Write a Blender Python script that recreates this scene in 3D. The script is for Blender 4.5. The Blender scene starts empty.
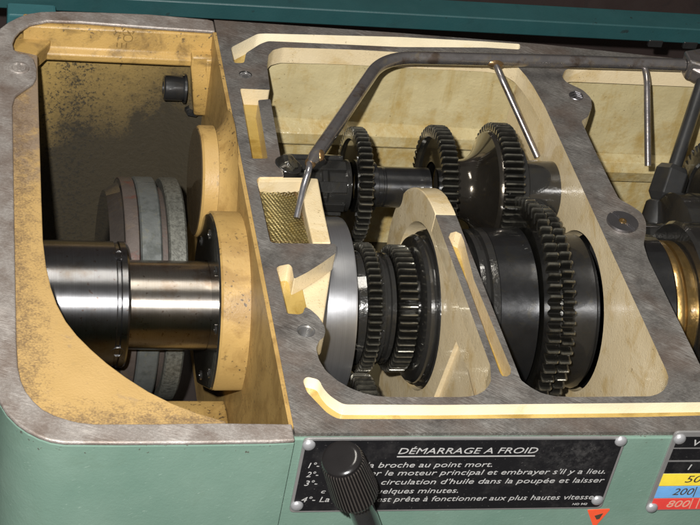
import bpy, bmesh, math, random
from mathutils import Vector, Matrix
from mathutils.geometry import delaunay_2d_cdt
random.seed(7)
S = 0.0005                      # one working unit in metres
scene = bpy.context.scene
COL = scene.collection

# ------------------------------------------------------------------ camera
YAW, ELEV, ROLL, FPX = 16.9, 38.3, 11.8, 1750.0
a, b, c = (math.radians(v) for v in (YAW, ELEV, ROLL))
FWD = Vector((math.sin(a)*math.cos(b), math.cos(a)*math.cos(b), -math.sin(b)))
R0 = FWD.cross(Vector((0, 0, 1))).normalized()
U0 = R0.cross(FWD)
RIGHT = math.cos(c)*R0 + math.sin(c)*U0
UP = -math.sin(c)*R0 + math.cos(c)*U0
def ray(u, v):
    return RIGHT*(u-350) + UP*(262.5-v) + FWD*FPX
CAM = -ray(295, 433)
def at(u, v, ax=2, val=0.0):
    d = ray(u, v)
    return CAM + d*((val-CAM[ax])/d[ax])
cam_data = bpy.data.cameras.new('camera')
cam_data.sensor_width = 36.0
cam_data.lens = FPX/700*36
cam_data.clip_start = 0.01
cam_data.clip_end = 100
cam = bpy.data.objects.new('camera', cam_data)
COL.objects.link(cam)
m3 = Matrix((RIGHT, UP, -FWD)).transposed()
cam.matrix_world = Matrix.Translation(CAM*S) @ m3.to_4x4()
scene.camera = cam

# ------------------------------------------------------------------ light
world = bpy.data.worlds.new('World')
scene.world = world
world.use_nodes = True
wn = world.node_tree.nodes
bg = wn['Background']
bg.inputs[0].default_value = (1.0, 0.96, 0.90, 1)
bg.inputs[1].default_value = 0.14
def area_light(name, loc, target, size, power, col):
    d = bpy.data.lights.new(name, 'AREA')
    d.shape = 'RECTANGLE' if size > 200 else 'DISK'; d.size = size*S; d.size_y = size*S*.35; d.energy = power; d.color = col
    o = bpy.data.objects.new(name, d); COL.objects.link(o)
    o.location = loc*S
    o.rotation_euler = (target-loc).to_track_quat('-Z', 'Y').to_euler()
    return o
area_light('camera_flash', CAM - RIGHT*85 + UP*110 - FWD*10, Vector((150, 330, -60)), 36, 20.0, (1.0, 0.985, 0.965))
area_light('ceiling_lamp', Vector((-200, 500, 3000)), Vector((200, 350, 0)), 1300, 8.0, (1.0, 0.95, 0.86))
scene.view_settings.view_transform = 'Standard'
scene.view_settings.look = 'None'
scene.view_settings.exposure = 0.0
scene.view_settings.gamma = 1.0

# ------------------------------------------------------------------ materials
class NT:
    def __init__(self, name, off=(0, 0, 0)):
        self.m = bpy.data.materials.new(name); self.m.use_nodes = True
        self.t = self.m.node_tree; self.n = self.t.nodes; self.l = self.t.links
        self.p = self.n['Principled BSDF']
        tc = self.n.new('ShaderNodeTexCoord')
        mp = self.n.new('ShaderNodeMapping'); mp.inputs['Scale'].default_value = (1/S,)*3; mp.inputs['Location'].default_value = off
        self.l.new(tc.outputs['Object'], mp.inputs[0])
        self.co = mp.outputs[0]
    def mapped(self, scale=(1, 1, 1), rot=(0, 0, 0)):
        co = self.co
        if any(rot):
            mr = self.n.new('ShaderNodeMapping'); mr.inputs['Rotation'].default_value = rot
            self.l.new(co, mr.inputs[0]); co = mr.outputs[0]
        mp = self.n.new('ShaderNodeMapping'); mp.inputs['Scale'].default_value = scale
        self.l.new(co, mp.inputs[0]); return mp.outputs[0]
    def pointed(self, lo, hi):
        g = self.n.new('ShaderNodeNewGeometry'); return self.remap(g.outputs['Pointiness'], lo, hi)
    def noise(self, sc, detail=4, rough=.6, co=None, dist=0):
        x = self.n.new('ShaderNodeTexNoise')
        x.inputs['Scale'].default_value = sc; x.inputs['Detail'].default_value = detail
        x.inputs['Roughness'].default_value = rough; x.inputs['Distortion'].default_value = dist
        self.l.new(co or self.co, x.inputs['Vector']); return x.outputs[0]
    def ramp(self, fac, stops):
        r = self.n.new('ShaderNodeValToRGB'); e = r.color_ramp.elements
        while len(e) < len(stops): e.new(.5)
        for k, (p, v) in enumerate(stops):
            e[k].position = p
            e[k].color = (v, v, v, 1) if isinstance(v, (int, float)) else (*v, 1)
        self.l.new(fac, r.inputs[0]); return r.outputs[0]
    def mix(self, fac, A, B, mode='MIX'):
        x = self.n.new('ShaderNodeMix'); x.data_type = 'RGBA'; x.blend_type = mode
        for sock, val in ((x.inputs[0], fac), (x.inputs[6], A), (x.inputs[7], B)):
            if isinstance(val, (int, float)): sock.default_value = val
            elif isinstance(val, tuple): sock.default_value = (*val, 1)
            else: self.l.new(val, sock)
        return x.outputs[2]
    def math(self, op, A, B=0.0):
        x = self.n.new('ShaderNodeMath'); x.operation = op; x.use_clamp = True
        for k, val in enumerate((A, B)):
            if isinstance(val, (int, float)): x.inputs[k].default_value = val
            else: self.l.new(val, x.inputs[k])
        return x.outputs[0]
    def axis(self, k):
        x = self.n.new('ShaderNodeSeparateXYZ'); self.l.new(self.co, x.inputs[0]); return x.outputs[k]
    def remap(self, v, lo, hi):
        x = self.n.new('ShaderNodeMapRange'); x.inputs[1].default_value = lo; x.inputs[2].default_value = hi
        self.l.new(v, x.inputs[0]); return x.outputs[0]
    def bump(self, h, strength=.3, dist=1.0):
        x = self.n.new('ShaderNodeBump'); x.inputs['Strength'].default_value = strength
        x.inputs['Distance'].default_value = dist*S
        self.l.new(h, x.inputs['Height']); self.l.new(x.outputs[0], self.p.inputs['Normal'])
    def aniso(self, amount, rot=.25):
        tg = self.n.new('ShaderNodeTangent'); tg.direction_type = 'RADIAL'; tg.axis = 'X'
        self.l.new(tg.outputs[0], self.p.inputs['Tangent'])
        self.p.inputs['Anisotropic'].default_value = amount; self.p.inputs['Anisotropic Rotation'].default_value = rot
    def set(self, **k):
        for key, val in k.items():
            s = self.p.inputs[{'col': 'Base Color', 'rough': 'Roughness', 'metal': 'Metallic', 'coat': 'Coat Weight', 'coatr': 'Coat Roughness', 'ior': 'IOR', 'spec': 'Specular IOR Level'}[key]]
            if isinstance(val, (int, float)): s.default_value = val
            elif isinstance(val, tuple): s.default_value = (*val, 1)
            else: self.l.new(val, s)
        return self.m

def paint(name, col, stain, stain_at=.55, rough=.35, speck=(.05, .04, .03), speck_at=.68, speck_sc=.16, bump=.25, coat=.0, alt=None):
    t = NT(name)
    base = t.mix(t.ramp(t.noise(.012, 3), [(.3, 0.), (.7, 1.)]), tuple(v*.88 for v in col), alt or tuple(min(1, v*1.08) for v in col))
    st = t.ramp(t.noise(.021, 5, .65, dist=.6), [(stain_at, 0.), (stain_at+.14, 1.)])
    base = t.mix(t.math('MULTIPLY', st, .75), base, stain)
    sp = t.ramp(t.noise(speck_sc, 2, .5), [(speck_at, 0.), (speck_at+.04, 1.)])
    sp = t.math('MULTIPLY', sp, t.ramp(t.noise(.018, 2), [(.42, 0.), (.6, 1.)]))
    base = t.mix(t.math('MULTIPLY', sp, .85), base, speck)
    r = t.math('ADD', t.math('MULTIPLY', t.noise(.03, 4), .25), rough-.1)
    t.bump(t.mix(.5, t.noise(.06, 4), t.noise(.35, 3)), bump, 1.6)
    return t.set(col=base, rough=r, coat=coat, coatr=.12)

CREAM = paint('cream_enamel', (.65, .52, .31), (.50, .36, .16), .50, .27, (.20, .14, .07), .66, .38, .5, .3, (.67, .555, .36))
AMBER = paint('amber_oil_film', (.34, .22, .05), (.22, .13, .02), .48, .2, (.08, .05, .01), .70, .14, .3, .5, (.46, .33, .10))
GUTTER = paint('pale_cream_enamel', (.76, .67, .47), (.62, .47, .20), .62, .3, (.20, .13, .05), .74, .16, .3, .2, (.80, .73, .55))
def wall_cream():
    t = NT('cream_wall_enamel', (250, 350, -460))
    base = t.mix(t.ramp(t.noise(.014, 3), [(.3, 0.), (.7, 1.)]), (.37, .305, .16), (.47, .40, .225))
    run = t.ramp(t.noise(1, 4, .6, t.mapped((.045, .045, .006))), [(.52, 0.), (.72, 1.)])
    base = t.mix(t.math('MULTIPLY', run, .8), base, (.30, .20, .05))
    low = t.math('ADD', t.noise(.03, 5, .7), t.math('MULTIPLY', t.remap(t.axis(2), -80, -150), .14))
    base = t.mix(t.ramp(low, [(.56, 0.), (.78, .75)]), base, (.31, .20, .05))
    crack = t.ramp(t.noise(1, 3, .5, t.mapped((.06, .06, .03)), dist=2), [(.495, 0.), (.5, .7), (.505, 0.)])
    base = t.mix(t.math('MULTIPLY', crack, t.ramp(t.noise(.02, 2), [(.52, 0.), (.6, .7)])), base, (.14, .09, .03))
    sp = t.ramp(t.noise(.3, 2, .5), [(.71, 0.), (.76, .7)])
    base = t.mix(sp, base, (.10, .07, .03))
    t.bump(t.mix(.18, t.noise(.022, 3, .5), t.noise(.2, 2)), .7, 5)
    return t.set(col=base, rough=t.math('ADD', t.math('MULTIPLY', t.noise(.03, 4), .3), .12), coat=.4, coatr=.1)
CREAM_WALL = wall_cream()
YELLOW = paint('ochre_enamel', (.38, .242, .08), (.23, .135, .04), .48, .42, (.05, .035, .02), .62, .22, .3)
def green_paint():
    t = NT('green_enamel', (250, 350, -460))
    base = t.mix(t.ramp(t.noise(.01, 4), [(.3, 0.), (.7, 1.)]), (.122, .200, .157), (.155, .235, .188))
    hand = t.ramp(t.noise(.022, 6, .7, dist=.5), [(.54, 0.), (.76, .5)])
    base = t.mix(hand, base, (.115, .175, .13))
    scr = t.ramp(t.noise(1, 4, .6, t.mapped((.015, .3, .5), (0, .5, .3))), [(.665, 0.), (.70, .55)])
    base = t.mix(scr, base, (.27, .36, .30))
    chip = t.math('ADD', t.noise(.16, 4, .65), t.math('MULTIPLY', t.remap(t.axis(2), -26, -7), .12))
    base = t.mix(t.ramp(chip, [(.735, 0.), (.76, .8)]), base, (.07, .06, .05))
    t.bump(t.mix(.4, t.noise(.02, 3), t.noise(.3, 3)), .22, 3)
    return t.set(col=base, rough=t.math('ADD', t.math('MULTIPLY', t.noise(.04, 5), .3), .22))
GREEN = green_paint()
TEAL = paint('teal_enamel', (.012, .055, .058), (.010, .04, .042), .6, .5, (.01, .02, .02), .7, .1, .2)

def grimy_yellow():
    t = NT('grimy_ochre_enamel', (250, 350, -460))
    x, z = t.axis(0), t.axis(2)
    base = t.mix(t.noise(.015, 3), (.36, .245, .08), (.27, .18, .055))
    # oil soot thrown off the belts: a dense band of specks, and a smear to the right and below
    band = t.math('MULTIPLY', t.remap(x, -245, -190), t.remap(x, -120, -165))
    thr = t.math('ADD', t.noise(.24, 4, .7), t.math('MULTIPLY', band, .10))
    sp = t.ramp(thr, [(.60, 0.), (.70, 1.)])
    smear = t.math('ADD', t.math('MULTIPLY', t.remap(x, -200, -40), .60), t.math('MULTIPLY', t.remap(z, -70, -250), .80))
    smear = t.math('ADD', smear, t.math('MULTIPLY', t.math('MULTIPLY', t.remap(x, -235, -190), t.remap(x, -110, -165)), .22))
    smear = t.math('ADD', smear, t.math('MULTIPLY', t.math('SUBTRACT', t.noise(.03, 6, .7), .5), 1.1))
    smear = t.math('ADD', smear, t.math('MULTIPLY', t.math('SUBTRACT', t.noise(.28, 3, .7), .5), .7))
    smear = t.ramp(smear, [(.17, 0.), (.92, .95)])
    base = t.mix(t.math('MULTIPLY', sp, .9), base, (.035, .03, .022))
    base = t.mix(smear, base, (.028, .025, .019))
    t.bump(t.noise(.12, 5), .5, 2)
    return t.set(col=base, rough=.5)
GRIMY = grimy_yellow()

def ledge_paint():
    t = NT('worn_ochre_enamel', (250, 350, -460))
    base = t.mix(t.noise(.02, 3), (.43, .285, .115), (.35, .225, .08))
    up = t.remap(t.axis(1), 330, 520)
    dirt = t.math('ADD', t.math('MULTIPLY', up, .34), t.noise(.03, 6, .7))
    base = t.mix(t.ramp(dirt, [(.60, 0.), (.80, .9)]), base, (.20, .15, .11))
    edge = t.math('MAXIMUM', t.remap(t.axis(1), 62, 24), t.remap(t.axis(0), -225, -262))
    near = t.math('ADD', t.math('MULTIPLY', edge, .20), t.mix(.5, t.noise(.07, 5, .7), t.noise(.42, 3, .6)))
    base = t.mix(t.math('MULTIPLY', t.ramp(near, [(.58, 0.), (.78, 1.)]), .8), base, (.12, .078, .045))
    base = t.mix(t.math('MULTIPLY', t.ramp(t.noise(.09, 4, .6), [(.58, 0.), (.72, 1.)]), .5), base, (.33, .22, .09))
    t.bump(t.mix(.5, t.noise(.08, 4), t.noise(.4, 3)), .4, 2)
    return t.set(col=base, rough=.42)
LEDGE = ledge_paint()

def machined(name, col, hi, rot, rough=.42, dark=(.035, .03, .028), iso=.0):
    t = NT(name)
    s1 = t.noise(1, 5, .7, t.mapped((.06, .75, .4), (0, 0, rot)))
    s2 = t.noise(1, 5, .7, t.mapped((.09, .9, .5), (0, 0, rot-1.15)))
    s3 = t.noise(.30, 5, .7)
    scr = t.ramp(t.mix(iso, t.mix(.45, s1, s2), s3), [(.45, 0.), (.66, 1.)])
    base = t.mix(scr, col, hi)
    base = t.mix(t.ramp(t.noise(.028, 6, .7), [(.46, 0.), (.74, .8)]), base, dark)
    base = t.mix(t.math('MULTIPLY', t.ramp(t.noise(.011, 4, .6), [(.46, 0.), (.66, 1.)]), .5), base, (.17, .115, .085))
    gl = t.ramp(t.mix(.5, s1, t.noise(.02, 3)), [(.52, 0.), (.64, 1.)])
    base = t.mix(t.math('MULTIPLY', gl, .5), base, tuple(min(1, v*1.6) for v in hi))
    t.bump(t.mix(.5, scr, t.noise(.35, 3)), .3, 1.2)
    return t.set(col=base, rough=t.math('ADD', t.math('MULTIPLY', t.noise(.05, 4), .3), rough-.15), metal=.5)
DECK = machined('scraped_cast_iron', (.148, .137, .124), (.285, .272, .252), .62, iso=.3)
RIM = machined('rusty_worn_iron', (.30, .27, .245), (.42, .39, .36), .35, .5, (.13, .085, .06), .75)

def oily(name, col, rough=.16, metal=.6, bump=.22, rust=None, coat=.8, edge=None, aniso=0):
    t = NT(name)
    if aniso: t.aniso(aniso)
    base = t.mix(t.noise(.05, 4), tuple(v*.65 for v in col), tuple(v*1.35 for v in col))
    base = t.mix(t.math('MULTIPLY', t.ramp(t.noise(.07, 4, .6, dist=1), [(.55, 0.), (.7, 1.)]), .45), base, tuple(v*w for v, w in zip(col, (1.5, 1.3, .8))))
    if rust:
        base = t.mix(t.ramp(t.noise(.035, 5, .65), [(.54, 0.), (.66, .8)]), base, rust)
    if edge:
        base = t.mix(t.math('MULTIPLY', t.pointed(.52, .60), t.ramp(t.noise(.05, 4, .7), [(.35, .15), (.62, 1.)])), base, edge)
    t.bump(t.mix(.5, t.noise(.07, 3), t.noise(.2, 2)), bump, 2.0)
    r = t.math('ADD', t.math('MULTIPLY', t.noise(.08, 3), .22), rough-.08)
    return t.set(col=base, rough=r, metal=metal, coat=coat, coatr=.03)
OILY = oily('oily_black_steel', (.030, .029, .027), .15, .5, .35)
GEARM = oily('oiled_gear_steel', (.040, .038, .033), .13, .85, .14, None, .9, (.30, .285, .23))
DRUM = oily('oiled_drum_steel', (.040, .040, .041), .28, .8, .08, None, .5, None, .75)
BLACKP = oily('black_oxide_steel', (.022, .022, .022), .35, .3, .1)
PIPE = oily('drawn_pipe_steel', (.27, .25, .245), .24, .85, .12, (.15, .10, .07))
BRASSY = oily('brazed_brass', (.24, .15, .07), .3, .8, .6, (.16, .07, .03), .2)
BRONZE = oily('oiled_bronze', (.30, .19, .065), .3, .9, .2)
RUSTY = oily('rusty_pulley_steel', (.075, .06, .052), .5, .4, .3, (.10, .035, .025), 0)
BLUEGREY = oily('blue_grey_pulley_steel', (.088, .094, .09), .5, .4, .25, (.045, .05, .045), 0)
def speckled():
    t = NT('pitted_pulley_steel')
    base = t.mix(t.ramp(t.noise(.25, 3, .6), [(.40, 0.), (.70, 1.)]), (.115, .115, .098), (.05, .05, .042))
    t.bump(t.noise(.3, 3), .4, 1.5)
    return t.set(col=base, rough=.5, metal=.4)
PITTED = speckled()

def turned(name, col, rough, rust=None, sc=.9, metal=1.0):
    t = NT(name)
    ring = t.noise(1, 5, .7, t.mapped((sc, .004, .004)))
    base = t.mix(t.ramp(ring, [(.3, 0.), (.7, 1.)]), tuple(v*.86 for v in col), tuple(v*1.06 for v in col))
    if rust:
        base = t.mix(t.ramp(t.noise(.03, 5, .7), [(.52, 0.), (.70, .75)]), base, rust)
        base = t.mix(t.math('MULTIPLY', t.ramp(t.noise(.16, 3), [(.64, 0.), (.70, 1.)]), .7), base, (.10, .06, .04))
    t.bump(ring, .07, .8)
    if name != 'screw_steel': t.aniso(.75)
    return t.set(col=base, rough=t.math('ADD', t.math('MULTIPLY', t.noise(.04, 4), .16), rough-.08), metal=metal)
POLISH = turned('polished_ring_steel', (.58, .585, .605), .32, None, .9, .92)
JOURNAL = turned('turned_journal_steel', (.19, .19, .195), .30, (.13, .11, .09))
STAINED = turned('stained_shaft_steel', (.33, .30, .265), .3, (.20, .13, .08))
SCREWM = turned('screw_steel', (.30, .29, .30), .38)

def plain(name, col, rough=.4, metal=0.0, mottle=.15, sc=.08):
    t = NT(name)
    base = t.mix(t.noise(sc, 4), tuple(v*(1-mottle) for v in col), tuple(min(1, v*(1+mottle)) for v in col))
    t.bump(t.noise(.3, 3), .06, 1)
    return t.set(col=base, rough=rough, metal=metal)
def plate_black():
    t = NT('black_plate_lacquer')
    base = t.mix(t.ramp(t.noise(.03, 6, .7), [(.52, 0.), (.85, 1.)]), (.007, .007, .008), (.035, .033, .032))
    dust = t.ramp(t.noise(.5, 2), [(.70, 0.), (.74, .5)])
    zone = t.math('MULTIPLY', t.math('MULTIPLY', t.remap(t.axis(0), 235, 290), t.remap(t.axis(0), 345, 310)), t.math('MULTIPLY', t.remap(t.axis(2), 48, 75), t.remap(t.axis(2), 108, 92)))
    scuff = t.math('MULTIPLY', zone, t.ramp(t.noise(.12, 6, .8), [(.42, 0.), (.8, .5)]))
    base = t.mix(scuff, base, (.12, .115, .11))
    return t.set(col=t.mix(dust, base, (.16, .15, .14)), rough=t.math('ADD', t.math('MULTIPLY', t.noise(.05, 3), .3), .2))
BLACKPLATE = plate_black()
RIVET = plain('bright_rivet_steel', (.46, .46, .47), .33, .6)
ALU = plain('aluminium_letters', (.58, .57, .55), .42, .35)
ALUEDGE = plain('aluminium_border', (.42, .41, .40), .4, .7)
BAKELITE = plain('black_bakelite', (.010, .009, .009), .16)
RIBBED = plain('ribbed_bakelite', (.05, .043, .038), .42)
SIGN_Y = plain('yellow_plate_ink', (.78, .60, .05), .4)
SIGN_B = plain('blue_plate_ink', (.13, .33, .62), .4, 0, .35, .05)
SIGN_R = plain('red_plate_ink', (.62, .05, .04), .4)
INK = plain('dark_plate_ink', (.06, .045, .03), .45)
INK_R = plain('pale_plate_ink', (.55, .30, .22), .45)
ORANGE = plain('red_sticker', (.72, .085, .03), .45)
DARKBG = paint('dark_workshop_floor', (.020, .014, .012), (.03, .02, .016), .55, .7, (.01, .01, .01), .7, .1, .2)
CABINET = paint('dark_cabinet_enamel', (.022, .013, .011), (.012, .009, .008), .55, .6, (.005, .005, .005), .7, .1, .1)
SUMP = oily('sump_oil', (.012, .010, .007), .1, 0.0, .05)
THREAD = oily('dark_thread_steel', (.30, .29, .28), .3, .8, .05)

GAUZE = oily('brass_gauze', (.13, .10, .035), .45, .7, .1, (.07, .045, .012), .0)

# ------------------------------------------------------------------ mesh helpers (working units)
class MB:
    def __init__(self): self.v = []; self.f = []; self.mi = []; self.sm = []
    def add(self, vs, fs, mi=0, smooth=False):
        o = len(self.v); self.v += [Vector(p) for p in vs]
        for k, f in enumerate(fs):
            self.f.append([i+o for i in f]); self.mi.append(mi if isinstance(mi, int) else mi[k]); self.sm.append(smooth)
    def prism(self, outer, lo, hi, axis=2, holes=(), mi=0, side=None, hole_mi=None, bottom=None):
        """polygon (2D, in the two other axes in order) extruded along axis"""
        side = mi if side is None else side; bottom = side if bottom is None else bottom
        def P(q, w):
            if axis == 2: return (q[0], q[1], w)
            if axis == 1: return (q[0], w, q[1])
            return (w, q[0], q[1])
        loops = [list(outer)]+[list(h) for h in holes]
        flat = [q for L in loops for q in L]; n = len(flat)
        ed = []; o = 0
        for L in loops:
            ed += [(o+i, o+(i+1) % len(L)) for i in range(len(L))]; o += len(L)
        vo, _, fo, _, _, _ = delaunay_2d_cdt([Vector((q[0], q[1])) for q in flat], ed, [], 0, 1e-4)
        def inside(x, y):
            r = False
            for i, j in ed:
                (ax_, ay), (bx, by) = flat[i], flat[j]
                if (ay > y) != (by > y) and x < (bx-ax_)*(y-ay)/(by-ay)+ax_: r = not r
            return r
        tris = [f for f in fo if inside(sum(vo[i][0] for i in f)/len(f), sum(vo[i][1] for i in f)/len(f))]
        nv = len(vo)
        self.add([P(q, hi) for q in vo]+[P(q, lo) for q in vo], [list(t) for t in tris]+[[i+nv for i in t] for t in tris], [mi]*len(tris)+[bottom]*len(tris))
        vs = [P(q, hi) for q in flat]+[P(q, lo) for q in flat]
        fs = []; ms = []
        o = 0
        for k, L in enumerate(loops):
            mm = side if k == 0 else (hole_mi[k-1] if hole_mi else side)
            for i in range(len(L)):
                j = (i+1) % len(L)
                fs.append([o+i, o+j, o+j+n, o+i+n]); ms.append(mm)
            o += len(L)
        self.add(vs, fs, ms, True); return self
    def box(self, x0, x1, y0, y1, z0, z1, mi=0):
        return self.prism([(x0, y0), (x1, y0), (x1, y1), (x0, y1)], z0, z1, mi=mi)
    def lathe(self, prof, origin, axis=Vector((1, 0, 0)), seg=72, mi=0, closed=False, smooth=True):
        """prof: (distance along axis, radius)"""
        ax = Vector(axis).normalized(); o = Vector(origin)
        e1 = ax.orthogonal().normalized(); e2 = ax.cross(e1)
        vs = []; fs = []
        # split rings at sharp corners by doubling the profile points
        segs = []
        for i in range(len(prof)-1): segs.append((prof[i], prof[i+1]))
        if closed: segs.append((prof[-1], prof[0]))
        for (d0, r0), (d1, r1) in segs:
            base = len(vs)
            for d, r in ((d0, r0), (d1, r1)):
                for k in range(seg):
                    t = 2*math.pi*k/seg
                    vs.append(o+ax*d+(e1*math.cos(t)+e2*math.sin(t))*max(r, .001))
            for k in range(seg):
                j = (k+1) % seg
                fs.append([base+k, base+j, base+seg+j, base+seg+k])
        self.add(vs, fs, mi, smooth); return self
    def tube(self, pts, r, seg=20, mi=0, caps=True):
        pts = [Vector(p) for p in pts]; n = len(pts)
        rs = r if isinstance(r, (list, tuple)) else [r]*n
        t0 = (pts[1]-pts[0]).normalized(); u = t0.orthogonal().normalized()
        vs = []; fs = []
        for i, p in enumerate(pts):
            t = (pts[min(i+1, n-1)]-pts[max(i-1, 0)]).normalized()
            u = (u-t*u.dot(t)).normalized(); w = t.cross(u)
            for k in range(seg):
                an = 2*math.pi*k/seg
                vs.append(p+(u*math.cos(an)+w*math.sin(an))*rs[i])
        for i in range(n-1):
            for k in range(seg):
                j = (k+1) % seg
                fs.append([i*seg+k, i*seg+j, (i+1)*seg+j, (i+1)*seg+k])
        self.add(vs, fs, mi, True)
        if caps:
            self.add(vs[:seg], [list(range(seg))[::-1]], mi); self.add(vs[-seg:], [list(range(seg))], mi)
        return self
    def ball(self, cpt, r, n=14, sq=(1, 1, 1), mi=0):
        vs = []; fs = []; cpt = Vector(cpt)
        for i in range(n+1):
            th = math.pi*i/n
            for k in range(2*n):
                ph = math.pi*k/n
                vs.append(cpt+Vector((math.sin(th)*math.cos(ph)*sq[0], math.sin(th)*math.sin(ph)*sq[1], math.cos(th)*sq[2]))*r)
        for i in range(n):
            for k in range(2*n):
                j = (k+1) % (2*n)
                fs.append([i*2*n+k, i*2*n+j, (i+1)*2*n+j, (i+1)*2*n+k])
        self.add(vs, fs, mi, True); return self
    def gear(self, x0, x1, R, root, n, bore, yc, zc, phase=None, mi=0, chamfer=2.5, tip=.42, rim=None, web=None, width=.3):
        if phase is None:                       # turned so that one tooth looks towards the viewer
            hv = (CAM+UP*45-Vector((x0, yc, zc)))
            phase = n*math.atan2(hv.z, hv.y)/(2*math.pi)
        """spur gear along x; rim = inner radius of the raised rim, web = how deep the left face is dished"""
        def ring(x, R_, r_):
            out = []
            for k in range(n):
                t = 2*math.pi*(k+phase)/n; p = 2*math.pi/n
                for f, rr in ((-.5+.09, r_), (-.23, (R_*.5+r_*.5)), (-.115, R_), (.115, R_), (.23, (R_*.5+r_*.5)), (.5-.09, r_)):
                    q = t+p*f
                    out.append(Vector((x, yc+rr*math.cos(q), zc+rr*math.sin(q))))
            return out
        h = R-root
        rings = [ring(x0, R-chamfer*.8, root), ring(x0+chamfer, R, root), ring(x1-chamfer, R, root), ring(x1, R-chamfer*.8, root)]
        m = len(rings[0]); vs = sum(rings, []); fs = []
        for i in range(3):
            for k in range(m):
                j = (k+1) % m
                fs.append([i*m+k, i*m+j, (i+1)*m+j, (i+1)*m+k])
        self.add(vs, fs, mi)
        # end faces: ring strip down to rim radius
        rimr = rim or root*.86
        for i, x in ((0, x0), (3, x1)):
            inner = [Vector((x, yc, zc))+Vector((0, p.y-yc, p.z-zc)).normalized()*rimr for p in rings[i]]
            self.add(rings[i]+inner, [[k, (k+1) % m, m+(k+1) % m, m+k] for k in range(m)], mi)
        w = web if web is not None else 3
        self.lathe([(x0, rimr), (x0+w, rimr-2), (x0+w, bore)], (0, yc, zc), seg=64, mi=mi)
        self.lathe([(x1, rimr), (x1-min(w, 4), rimr-2), (x1-min(w, 4), bore)], (0, yc, zc), seg=64, mi=mi)
        return self
    def build(self, name, mats, parent=None, bevel=0, segs=2, recalc=True, soft=None):
        org = parent_origin(parent)
        me = bpy.data.meshes.new(name)
        me.from_pydata([((p-org)*S)[:] for p in self.v], [], self.f)
        if not isinstance(mats, (list, tuple)): mats = [mats]
        for m in mats: me.materials.append(m)
        me.polygons.foreach_set('material_index', self.mi)
        me.polygons.foreach_set('use_smooth', self.sm)
        bm = bmesh.new(); bm.from_mesh(me)
        bmesh.ops.remove_doubles(bm, verts=bm.verts, dist=1e-7)
        if recalc: bmesh.ops.recalc_face_normals(bm, faces=bm.faces)
        for e in bm.edges:
            if len(e.link_faces) == 2 and e.calc_face_angle(0) > .6: e.smooth = False
        bm.to_mesh(me); bm.free()
        o = bpy.data.objects.new(name, me); COL.objects.link(o)
        if parent: o.parent = parent
        if bevel:
            md = o.modifiers.new('bevel', 'BEVEL'); md.width = bevel*S; md.segments = segs
            if soft is not None:
                at_ = me.attributes.new('bevel_weight_edge', 'FLOAT', 'EDGE')
                at_.data.foreach_set('value', [1.0 if all(soft(me.vertices[i].co/S+org) for i in e.vertices) else 0.0 for e in me.edges])
            md.limit_method = 'ANGLE' if soft is None else 'WEIGHT'; md.angle_limit = math.radians(40); md.harden_normals = False
        return o
ORG = {}
def parent_origin(p):
    o = Vector((0, 0, 0))
    while p is not None:
        o = o+ORG.get(p.name, Vector((0, 0, 0))); p = p.parent
    return o
def thing(name, label, cat, loc=(0, 0, 0), group=None):
    o = bpy.data.objects.new(name, None); COL.objects.link(o)
    o.empty_display_size = .01
    o.location = Vector(loc)*S; ORG[o.name] = Vector(loc)
    o['label'] = label; o['category'] = cat
    if group: o['group'] = group
    return o
def tag(o, label, cat, group=None):
    o['label'] = label; o['category'] = cat
    if group: o['group'] = group
    return o
def struct(o, kind='structure'):
    o['kind'] = kind; return o
def px(pts, z=0.0):
    return [tuple(at(u, v, 2, z)[:2]) for u, v in pts]
def circ(cx, cy, r, n=28, a0=0, a1=360):
    return [(cx+r*math.cos(math.radians(a0+(a1-a0)*k/(n if a1-a0 == 360 else n-1))), cy+r*math.sin(math.radians(a0+(a1-a0)*k/(n if a1-a0 == 360 else n-1)))) for k in range(n)]
def smooth_path(pts, n=10):
    """rounded polyline through points (Catmull-Rom)"""
    P = [Vector(p) for p in pts]; P = [2*P[0]-P[1]]+P+[2*P[-1]-P[-2]]; out = []
    for i in range(1, len(P)-2):
        for k in range(n):
            t = k/n; p0, p1, p2, p3 = P[i-1:i+3]
            out.append(.5*((2*p1)+(p2-p0)*t+(2*p0-5*p1+4*p2-p3)*t*t+(3*p1-p0-3*p2+p3)*t**3))
    out.append(P[-2]); return out
def bend(pts, rad=12, n=7):
    """polyline with rounded corners"""
    P = [Vector(p) for p in pts]; out = [P[0]]
    for i in range(1, len(P)-1):
        a_ = (P[i-1]-P[i]).normalized(); b_ = (P[i+1]-P[i]).normalized()
        r = min(rad, (P[i-1]-P[i]).length*.45, (P[i+1]-P[i]).length*.45)
        A, B = P[i]+a_*r, P[i]+b_*r
        for k in range(n+1):
            t = k/n; out.append(A*(1-t)**2+P[i]*2*t*(1-t)+B*t*t)
    out.append(P[-1]); return out
def rounded(pts, rad=6, n=4):
    q = []
    m = len(pts)
    for i in range(m):
        p, a_, b_ = Vector(pts[i]), Vector(pts[i-1]), Vector(pts[(i+1) % m])
        r = min(rad, (a_-p).length*.4, (b_-p).length*.4)
        A = p+(a_-p).normalized()*r; B = p+(b_-p).normalized()*r
        for k in range(n+1):
            t = k/n; q.append(tuple((A*(1-t)**2+p*2*t*(1-t)+B*t*t)))
    return q

# ------------------------------------------------------------------ setting
struct(MB().box(-6000, 6000, -6000, 6000, -470, -460).build('floor', DARKBG))
DEPTH = -460
YS, ZS = 347.0, -135.0          # spindle axis
Y2, Z2 = 509.0, -72.0           # second shaft axis

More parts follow.
